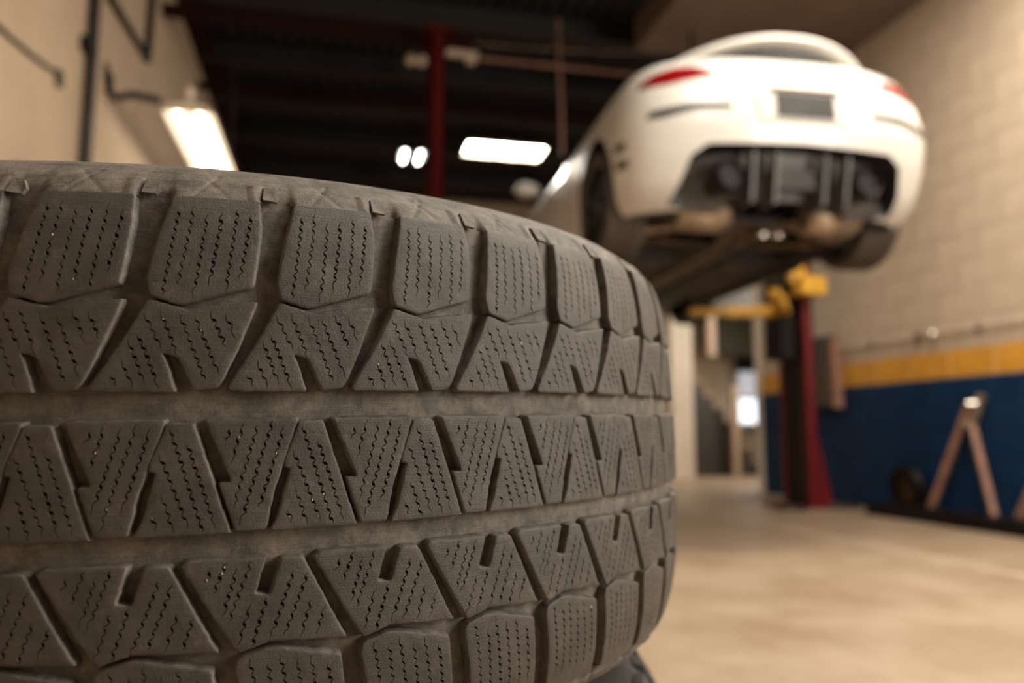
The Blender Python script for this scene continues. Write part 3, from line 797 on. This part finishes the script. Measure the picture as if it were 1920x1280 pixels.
plain_tyre('darker tire directly under the large worn one, middle of the stack', (-.085, .640, .3748), (0, 0, 0), .2)
plain_tyre('bottom tire of the stack, standing flat on the floor', (-.075, .640, .1252), (0, 0, 0), .5, blocks=False)

# ------------------------------------------------------------------ the car on the lift
car = thing('car', 'white sports coupe with a rear spoiler raised on the lift', 'car', (2.39, 3.60, 1.70), math.radians(-2.5))
LV = [(.15, .26, 4.05, .865), (.19, .17, 4.18, .88), (.25, .10, 4.25, .895), (.40, .03, 4.30, .905), (.55, .0, 4.30, .912), (.66, .005, 4.25, .905), (.75, .02, 4.12, .89), (.83, .045, 3.95, .868), (.90, .07, 3.66, .835),
      (.945, .10, 3.38, .79), (.97, .20, 3.15, .745), (1.05, .46, 2.95, .675), (1.15, .90, 2.75, .60), (1.25, 1.35, 2.50, .51), (1.30, 1.70, 2.28, .40), (1.32, 1.9, 2.15, .22)]
LVA = np.array(LV)
def level(z): return [np.interp(z, LVA[:, 0], LVA[:, i]) for i in (1, 2, 3)]
def outline(z):
    yr, yf, w = level(z); pts = []
    ln = yf - yr; Lr = min(.46, ln * .3); Lf = min(.95, ln * .35)
    for i in range(25):                      # rear cap, centre to the right corner
        t = i / 24; a = t * PI / 2; x = w * math.sin(a) ** (2 / 2.9) if a > 0 else 0; y = yr + Lr * (1 - max(0., math.cos(a)) ** (2 / 2.9)); pts.append((x, y))
    for i in range(1, 40):
        pts.append((w, yr + Lr + (ln - Lr - Lf) * i / 40))
    for i in range(21):
        a = (1 - i / 20) * PI / 2; x = w * math.sin(a) ** (2 / 2.3) if a > 0 else 0; y = yf - Lf * (1 - max(0., math.cos(a)) ** (2 / 2.3)); pts.append((x, y))
    g = lambda y, c, s: math.exp(-((y - c) / s) ** 2)
    k = np.interp(z, [.15, .35, .7, .95, 1.1], [0, 1, 1, .4, 0])
    out = []
    for x, y in pts:
        f = 1 + k * (.020 * g(y, .82, .42) - .035 * g(y, 2.15, .7) + .012 * g(y, 3.47, .4)); out.append((x * f, y))
    return out + [(-x, y) for x, y in out[-2:0:-1]]
zz = list(np.interp(np.linspace(0, len(LV) - 1, 46), range(len(LV)), LVA[:, 0]))
bm = bmesh.new(); rings = []
for z in zz: rings.append([bm.verts.new((x, y, z)) for x, y in outline(z)])
for a, b in zip(rings, rings[1:]):
    n = len(a)
    for k in range(n): bm.faces.new((a[k], a[(k + 1) % n], b[(k + 1) % n], b[k]))
f = bm.faces.new(rings[0][::-1]); f.material_index = 1
bm.faces.new(rings[-1])
bmesh.ops.smooth_vert(bm, verts=[v for r in rings[1:-1] for v in r], factor=.5, use_axis_x=True, use_axis_y=True, use_axis_z=True)
body = obj('body', bm, [M['white_car'], M['black_plastic']], car)
def cutter(build):
    b = bmesh.new(); build(b); bmesh.ops.recalc_face_normals(b, faces=b.faces[:]); me = bpy.data.meshes.new('cut'); b.to_mesh(me); b.free()
    me.materials.append(M['black_plastic']); o = bpy.data.objects.new('cut', me); C.objects.link(o); o.parent = car; return o
def cyl_x(b, x0, x1, y, z, r, seg=48):
    lo = [b.verts.new((x0, y + r * math.cos(2 * PI * k / seg), z + r * math.sin(2 * PI * k / seg))) for k in range(seg)]
    hi = [b.verts.new((x1, v.co.y, v.co.z)) for v in lo]
    b.faces.new(lo); b.faces.new(hi[::-1])
    for k in range(seg): b.faces.new((lo[k], hi[k], hi[(k + 1) % seg], lo[(k + 1) % seg]))
VAL = [(-.645, .05), (-.665, .17), (-.60, .385), (-.52, .44), (0, .455), (.52, .44), (.60, .385), (.665, .17), (.645, .05)]
def poly_y(b, poly, y0, y1):
    lo = [b.verts.new((x, y0, z)) for x, z in poly]; hi = [b.verts.new((x, y1, z)) for x, z in poly]; n = len(poly)
    b.faces.new(lo); b.faces.new(hi[::-1])
    for i in range(n): b.faces.new((lo[i], hi[i], hi[(i + 1) % n], lo[(i + 1) % n]))
cuts = []
WY = (.82, 3.47); WZ = .335
for y in WY:
    cuts.append(cutter(lambda b: cyl_x(b, .56, 1.2, y, WZ, .365))); cuts.append(cutter(lambda b: cyl_x(b, -1.2, -.56, y, WZ, .365)))
cuts.append(cutter(lambda b: poly_y(b, VAL, -.4, .30)))
cuts.append(cutter(lambda b: add_box(b, -.575, .575, .285, 1.35, -.1, .42)))
cuts.append(cutter(lambda b: add_box(b, -.16, .16, 1.33, 3.0, -.1, .30)))
for c in cuts:
    md = body.modifiers.new('b', 'BOOLEAN'); md.operation = 'DIFFERENCE'; md.solver = 'EXACT'; md.object = c
    try: md.material_mode = 'TRANSFER'
    except Exception: pass
dg = bpy.context.evaluated_depsgraph_get(); me = bpy.data.meshes.new_from_object(body.evaluated_get(dg)); body.modifiers.clear(); body.data = me
for c in cuts: bpy.data.objects.remove(c)
me.shade_smooth(); me.set_sharp_from_angle(angle=math.radians(32))
bb = bmesh.new(); bb.from_mesh(me); bvh = BVHTree.FromBMesh(bb); bb.free()
black_i = [i for i, m_ in enumerate(me.materials) if m_ and 'black' in m_.name]
def patch(name, poly, mode, m, parent=car, off=.004, thick=.02, step=.03, recess=False, at=None):
    """poly (x,z) projected along +y ('rear'), or (y,z) projected from the sides ('left','right')"""
    verts = []; n0 = len(poly); pp = []
    for i in range(n0):
        a, b = np.array(poly[i]), np.array(poly[(i + 1) % n0]); k = max(1, int(np.linalg.norm(b - a) / step))
        pp += [a + (b - a) * j / k for j in range(k)]
    A = np.array(pp); lo, hi = A.min(0), A.max(0)
    g = [(x, y) for x in np.arange(lo[0] + step / 2, hi[0], step) for y in np.arange(lo[1] + step / 2, hi[1], step)]
    if g: g = [p for p, i_, d_ in zip(g, inside(g, pp), seg_dist(g, pp)) if i_ and d_ > step * .3]
    V2 = [Vector((float(p[0]), float(p[1]))) for p in pp] + [Vector(p) for p in g]
    v2, e2, f2, *_ = delaunay_2d_cdt(V2, [], [list(range(len(pp)))], 1, 1e-5, True)
    cen = [sum((v2[i] for i in f), Vector((0, 0))) / len(f) for f in f2]; ins = inside([tuple(c) for c in cen], pp)
    tri = [f for f, k in zip(f2, ins) if k]
    out = []; o2 = []
    last = None
    for v in v2:
        if mode == 'rear': org, dr = Vector((v.x, -2, v.y)), Vector((0, 1, 0))
        elif mode == 'left': org, dr = Vector((-2, v.x, v.y)), Vector((1, 0, 0))
        else: org, dr = Vector((2, v.x, v.y)), Vector((-1, 0, 0))
        if at is not None: hit = org + dr * at
        else:
            hit, nn, idx, dist = bvh.ray_cast(org, dr)
            if hit is None: hit = org + dr * (2.2 if last is None else last)
            last = (hit - org).dot(dr)
        out.append(hit - dr * off); o2.append(hit + dr * thick)
    n = len(out); F = [tuple(f) for f in tri] + [tuple(n + i for i in f[::-1]) for f in tri]
    ed = {}
    for f in tri:
        for j in range(len(f)):
            a, b = f[j], f[(j + 1) % len(f)]; ed[(a, b)] = ed.get((a, b), 0) + 1
    for a, b in ed:
        if (b, a) not in ed: F.append((b, a, n + a, n + b))
    me_ = bpy.data.meshes.new(name); me_.from_pydata([tuple(p) for p in out + o2], [], F)
    b_ = bmesh.new(); b_.from_mesh(me_); bmesh.ops.recalc_face_normals(b_, faces=b_.faces[:]); b_.to_mesh(me_); b_.free()
    return link_mesh(name, me_, m, parent, True, 40)
mx = lambda poly: [(-x, z) for x, z in poly][::-1]
TL = [(-.835, .775), (-.82, .815), (-.76, .862), (-.66, .885), (-.57, .880), (-.42, .828), (-.55, .806), (-.70, .775)]
patch('tail_lamp', TL, 'rear', M['lamp_red']); patch('tail_lamp', mx(TL), 'rear', M['lamp_red'])
SL = [(-.82, .585), (-.80, .625), (-.60, .653), (-.40, .650), (-.40, .620), (-.60, .610), (-.74, .583)]
patch('reflector_slot', SL, 'rear', M['black_plastic'], off=.002); patch('reflector_slot', mx(SL), 'rear', M['black_plastic'], off=.002)
patch('plate_recess', [(-.25, .575), (-.27, .74), (.27, .74), (.25, .575)], 'rear', M['white_car'], off=.012)
patch('license_plate', [(-.165, .585), (-.165, .715), (.165, .715), (.165, .585)], 'rear', M['plate'], off=.022, step=.08)
patch('plate_light_bar', [(-.20, .728), (-.20, .748), (.20, .748), (.20, .728)], 'rear', M['brown_metal'], off=.024, step=.08)
for z0 in (.47, .375):
    for md_ in ('left', 'right'):
        patch('side_vent', [(.30, z0 - .005), (.29, z0 + .04), (.40, z0 + .045), (.40, z0)], md_, M['black_plastic'], off=.003)
# side windows, hatch glass, door gaps, handles
for md_ in ('left', 'right'):
    patch('side_window', [(1.25, .965), (1.45, 1.12), (1.9, 1.25), (2.35, 1.24), (2.95, .98), (2.2, .955)], md_, M['glass'], off=.003, step=.06)
    for q in ([(1.55, .2), (1.55, .94), (1.56, .94), (1.56, .2)], [(2.98, .2), (2.98, .9), (2.99, .9), (2.99, .2)], [(1.55, .195), (1.55, .205), (2.99, .205), (2.99, .195)]):
        patch('door_gap', q, md_, M['black_plastic'], off=.001, step=.08)
    patch('door_handle', [(1.60, .70), (1.60, .82), (1.635, .82), (1.635, .70)], md_, M['bright_metal'], off=.03, step=.05)
patch('hatch_glass', [(-.55, .985), (-.42, 1.2), (-.25, 1.27), (.25, 1.27), (.42, 1.2), (.55, .985)], 'rear', M['glass'], off=.004, step=.05)
patch('hatch_gap', [(-.62, .90), (-.62, .908), (0, .918), (.62, .908), (.62, .90), (0, .91)], 'rear', M['black_plastic'], off=.001)
# rear spoiler, an arched blade over a dark gap
vs = []; fs = []; n_ = 33
for i in range(n_):
    t = -1 + 2 * i / (n_ - 1); x = .70 * t; zc = 1.065 - .135 * abs(t) ** 2.4; yc = .07 + .36 * abs(t) ** 2.2
    hh = .022; dd = .10
    for (dy, dz) in ((0, .0), (.01, hh), (dd * .5, hh + .018), (dd, hh * .6), (dd, -.005), (dd * .5, -.012)): vs.append((x, yc + dy, zc + dz))
for i in range(n_ - 1):
    for k in range(6): a = i * 6 + k; b = i * 6 + (k + 1) % 6; fs.append((a, b, b + 6, a + 6))
fs += [(5, 4, 3, 2, 1, 0), tuple((n_ - 1) * 6 + k for k in range(6))]
raw('spoiler', vs, fs, M['white_car'], car, True, 50)
for x in (-.45, .45): box('spoiler_foot', x - .03, x + .03, .30, .44, .93, 1.06, M['white_car'], car, bevel=.008)
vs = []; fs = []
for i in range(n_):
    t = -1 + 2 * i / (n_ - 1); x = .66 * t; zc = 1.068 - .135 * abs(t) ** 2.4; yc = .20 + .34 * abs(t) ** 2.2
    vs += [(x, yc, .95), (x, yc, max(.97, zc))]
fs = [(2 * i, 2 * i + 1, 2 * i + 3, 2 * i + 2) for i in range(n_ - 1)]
raw('hatch_shadow_panel', vs, fs, M['black_plastic'], car, True)  # black sheet standing in for the shade in the gap under the spoiler
# mirrors
for s in (-1, 1):
    bm = bmesh.new(); bmesh.ops.create_uvsphere(bm, u_segments=20, v_segments=12, radius=1, matrix=Matrix.Translation((s * .93, 2.80, 1.0)) @ Matrix.Diagonal((.11, .07, .065, 1)))
    o = obj('door_mirror', bm, M['white_car'], car, True)
    tube('mirror_stalk', [(s * .72, 2.85, .95), (s * .86, 2.82, .985)], .02, M['black_plastic'], o)
# diffuser with fins and exhaust openings
DF = [(-.62, .16), (-.57, .375), (-.50, .425), (0, .44), (.50, .425), (.57, .375), (.62, .16), (.40, .13), (.33, .20), (-.33, .20), (-.40, .13)]
vs = []; fs = []
dif = patch('diffuser', DF, 'rear', M['grey_plastic'], at=2.13, off=0, thick=.02, step=.05)
for v in dif.data.vertices: v.co.y += (.44 - v.co.z) * .35 + .10 * (abs(v.co.x) / .6) ** 2
for x in (-.27, -.14, .14, .27):
    prism('fin', [(.09, .43), (.04, .41), (.09, .15), (.26, .15)], 'x', x - .008, x + .008, M['grey_plastic'], dif)
prism('center_panel', [(-.12, .24), (-.12, .35), (.12, .35), (.12, .24)], 'y', .115, .135, M['under'], dif, bevel=.006)
for s in (-1, 1):
    x = s * .395
    mt = Matrix.Translation((x, .06, .285)) @ Matrix.Rotation(-PI / 2, 4, 'X')
    bm = bmesh.new(); add_lathe(bm, [(.092, .10), (.098, .055), (.092, .05), (.085, .07), (.08, .12)], 32, mt); obj('exhaust_surround', bm, M['black_plastic'], dif, True)
    bm = bmesh.new(); add_lathe(bm, [(.068, .20), (.068, .0), (.072, -.004), (.074, .004), (.074, .20)], 32, mt); obj('exhaust_tip', bm, M['dark_steel'], car, True)
    bm = bmesh.new(); add_lathe(bm, [(.0005, .03), (.0678, .03), (.0678, .026), (.0005, .026)], 24, mt); obj('exhaust_bore', bm, M['black_paint'], car)  # black disc across the pipe, painted in for its shaded inside
# underbody
def muffler(x0, x1, y, z, r):
    bm = bmesh.new(); mt = Matrix.Translation((x0, y, z)) @ Matrix.Rotation(PI / 2, 4, 'Y') @ Matrix.Diagonal((1, 1.25, 1, 1)); L = x1 - x0
    add_lathe(bm, [(.001, 0), (r * .8, .0), (r, .03), (r, L - .03), (r * .8, L), (.001, L)], 28, mt); return obj('muffler', bm, M['aluminium'], car, True, 50)
muffler(-.56, -.24, .48, .19, .105); muffler(.24, .56, .48, .19, .105)
tube('exhaust_pipe', [(-.24, .50, .18), (-.12, .62, .17), (-.06, .9, .15), (-.05, 1.5, .13), (-.05, 3.0, .13)], .032, M['exhaust_steel'], car)
tube('exhaust_pipe', [(.24, .50, .18), (.12, .66, .17), (.06, .9, .15), (.05, 1.5, .13), (.05, 3.0, .13)], .032, M['exhaust_steel'], car)
bm = bmesh.new(); bmesh.ops.create_uvsphere(bm, u_segments=24, v_segments=14, radius=1, matrix=Matrix.Translation((0, .86, .25)) @ Matrix.Diagonal((.15, .20, .13, 1))); obj('differential', bm, M['brown_metal'], car, True)
for y, z in ((.62, .24), (1.12, .22)):
    bm = bmesh.new(); add_tube(bm, [(-.50, y + .03, z + .05), (-.3, y, z - .03), (0, y - .03, z - .05), (.3, y, z - .03), (.50, y + .03, z + .05)], .045, 12); obj('subframe', bm, M['under'], car, True)
for s in (-1, 1):
    tube('control_arm', [(s * .22, .66, .20), (s * .70, .84, .16)], .028, M['aluminium'], car)
    tube('control_arm', [(s * .22, 1.10, .18), (s * .70, .90, .16)], .026, M['brown_metal'], car)
    tube('trailing_arm', [(s * .52, 1.45, .22), (s * .66, .92, .18)], .03, M['under'], car)
    tube('drive_axle', [(s * .12, .86, .26), (s * .25, .85, .27), (s * .30, .85, .27), (s * .70, .82, .30)], [.05, .05, .022, .03], M['under'], car)
    pts = [(s * .47 + .05 * math.cos(a), .80 + .05 * math.sin(a), .20 + .20 * a / (10 * PI)) for a in np.linspace(0, 10 * PI, 80)]
    tube('coil_spring', pts, .008, M['brown_metal'], car, 8)
    tube('damper', [(s * .55, .98, .14), (s * .54, .96, .42)], .025, M['bright_metal'], car)
    bm = bmesh.new(); add_box(bm, *sorted((s * .56, s * .60)), .30, 1.30, .26, .40); obj('chassis_rail', bm, M['under'], car, bevel=.01)
    box('floor_pan', *sorted((s * .18, s * .72)), 1.36, 3.0, .125, .150, M['under'], car, bevel=.008)
    box('sill_rail', *sorted((s * .66, s * .74)), 1.38, 2.95, .09, .152, M['under'], car, bevel=.008)
    for q in range(4):
        box('floor_rib', *sorted((s * .22, s * .64)), 1.55 + q * .36, 1.60 + q * .36, .112, .126, M['brown_metal'], car, bevel=.004)
    box('front_cover', *sorted((s * .02, s * .55)), 3.02, 4.0, .12, .152, M['black_plastic'], car, bevel=.008)
bm = bmesh.new(); add_box(bm, -.50, .50, 1.16, 1.36, .17, .36); obj('fuel_tank', bm, M['under'], car, bevel=.04)
box('heat_shield', -.15, .15, 1.4, 2.9, .24, .25, M['aluminium'], car)
tube('prop_shaft', [(0, 1.02, .25), (0, 2.95, .24)], .034, M['brown_metal'], car)
for (x, y) in ((-.05, 1.55), (.05, 1.55)):
    bm = bmesh.new(); add_lathe(bm, [(.001, -.02), (.035, -.02), (.04, .0), (.035, .02), (.001, .02)], 14, Matrix.Translation((x + .12, y - .9, .13))); obj('flange', bm, M['bright_metal'], car, True)
# wheels
def wheel(x, y, z, s, droop=0):
    w_ = bpy.data.objects.new('wheel', None); C.objects.link(w_); w_.parent = car; w_.location = (x, y, z)
    R_, W_ = .325, .125
    bm = bmesh.new(); mt = Matrix.Rotation(PI / 2, 4, 'Y')
    prof = [(.245, -.105), (.27, -.122), (.30, -.122), (.315, -.112), (.322, -.095)]
    for g in (-.06, -.02, .02, .06): prof += [(.3245, g - .014), (.3245, g - .006), (.318, g - .004), (.318, g + .004), (.3245, g + .006)]
    prof += [(.322, .095), (.315, .112), (.30, .122), (.27, .122), (.245, .105)]
    add_lathe(bm, prof, 56, mt, close=True); obj('tire', bm, M['car_tyre'], w_, True, 40)
    bm = bmesh.new(); add_lathe(bm, [(.246, -.108), (.232, -.10), (.225, -.05), (.215, .03), (.225, .09), (.246, .108)], 48, mt); rim = obj('rim', bm, M['rim'], w_, True, 40)
    for k in range(6):
        a = 2 * PI * k / 6; m2 = Matrix.Rotation(a, 4, 'X')
        for da in (-.16, .16):
            bm = bmesh.new(); add_box(bm, .085 * s - .012, .085 * s + .012, -.014, .014, .04, .228, m2 @ Matrix.Rotation(da, 4, 'X')); obj('spoke', bm, M['rim'], w_, bevel=.004)
    bm = bmesh.new(); add_lathe(bm, [(.001, .06 * s), (.055, .06 * s), (.06, .09 * s), (.03, .105 * s), (.001, .105 * s)], 24, mt); obj('hub', bm, M['rim'], w_, True)
    bm = bmesh.new(); add_lathe(bm, [(.05, .0), (.155, .0), (.155, .024), (.05, .024)], 36, mt, close=True); obj('brake_disc', bm, M['exhaust_steel'], w_, True)
for s in (-1, 1):
    wheel(s * .80, .82, .30, s); wheel(s * .80, 3.47, .30, s)
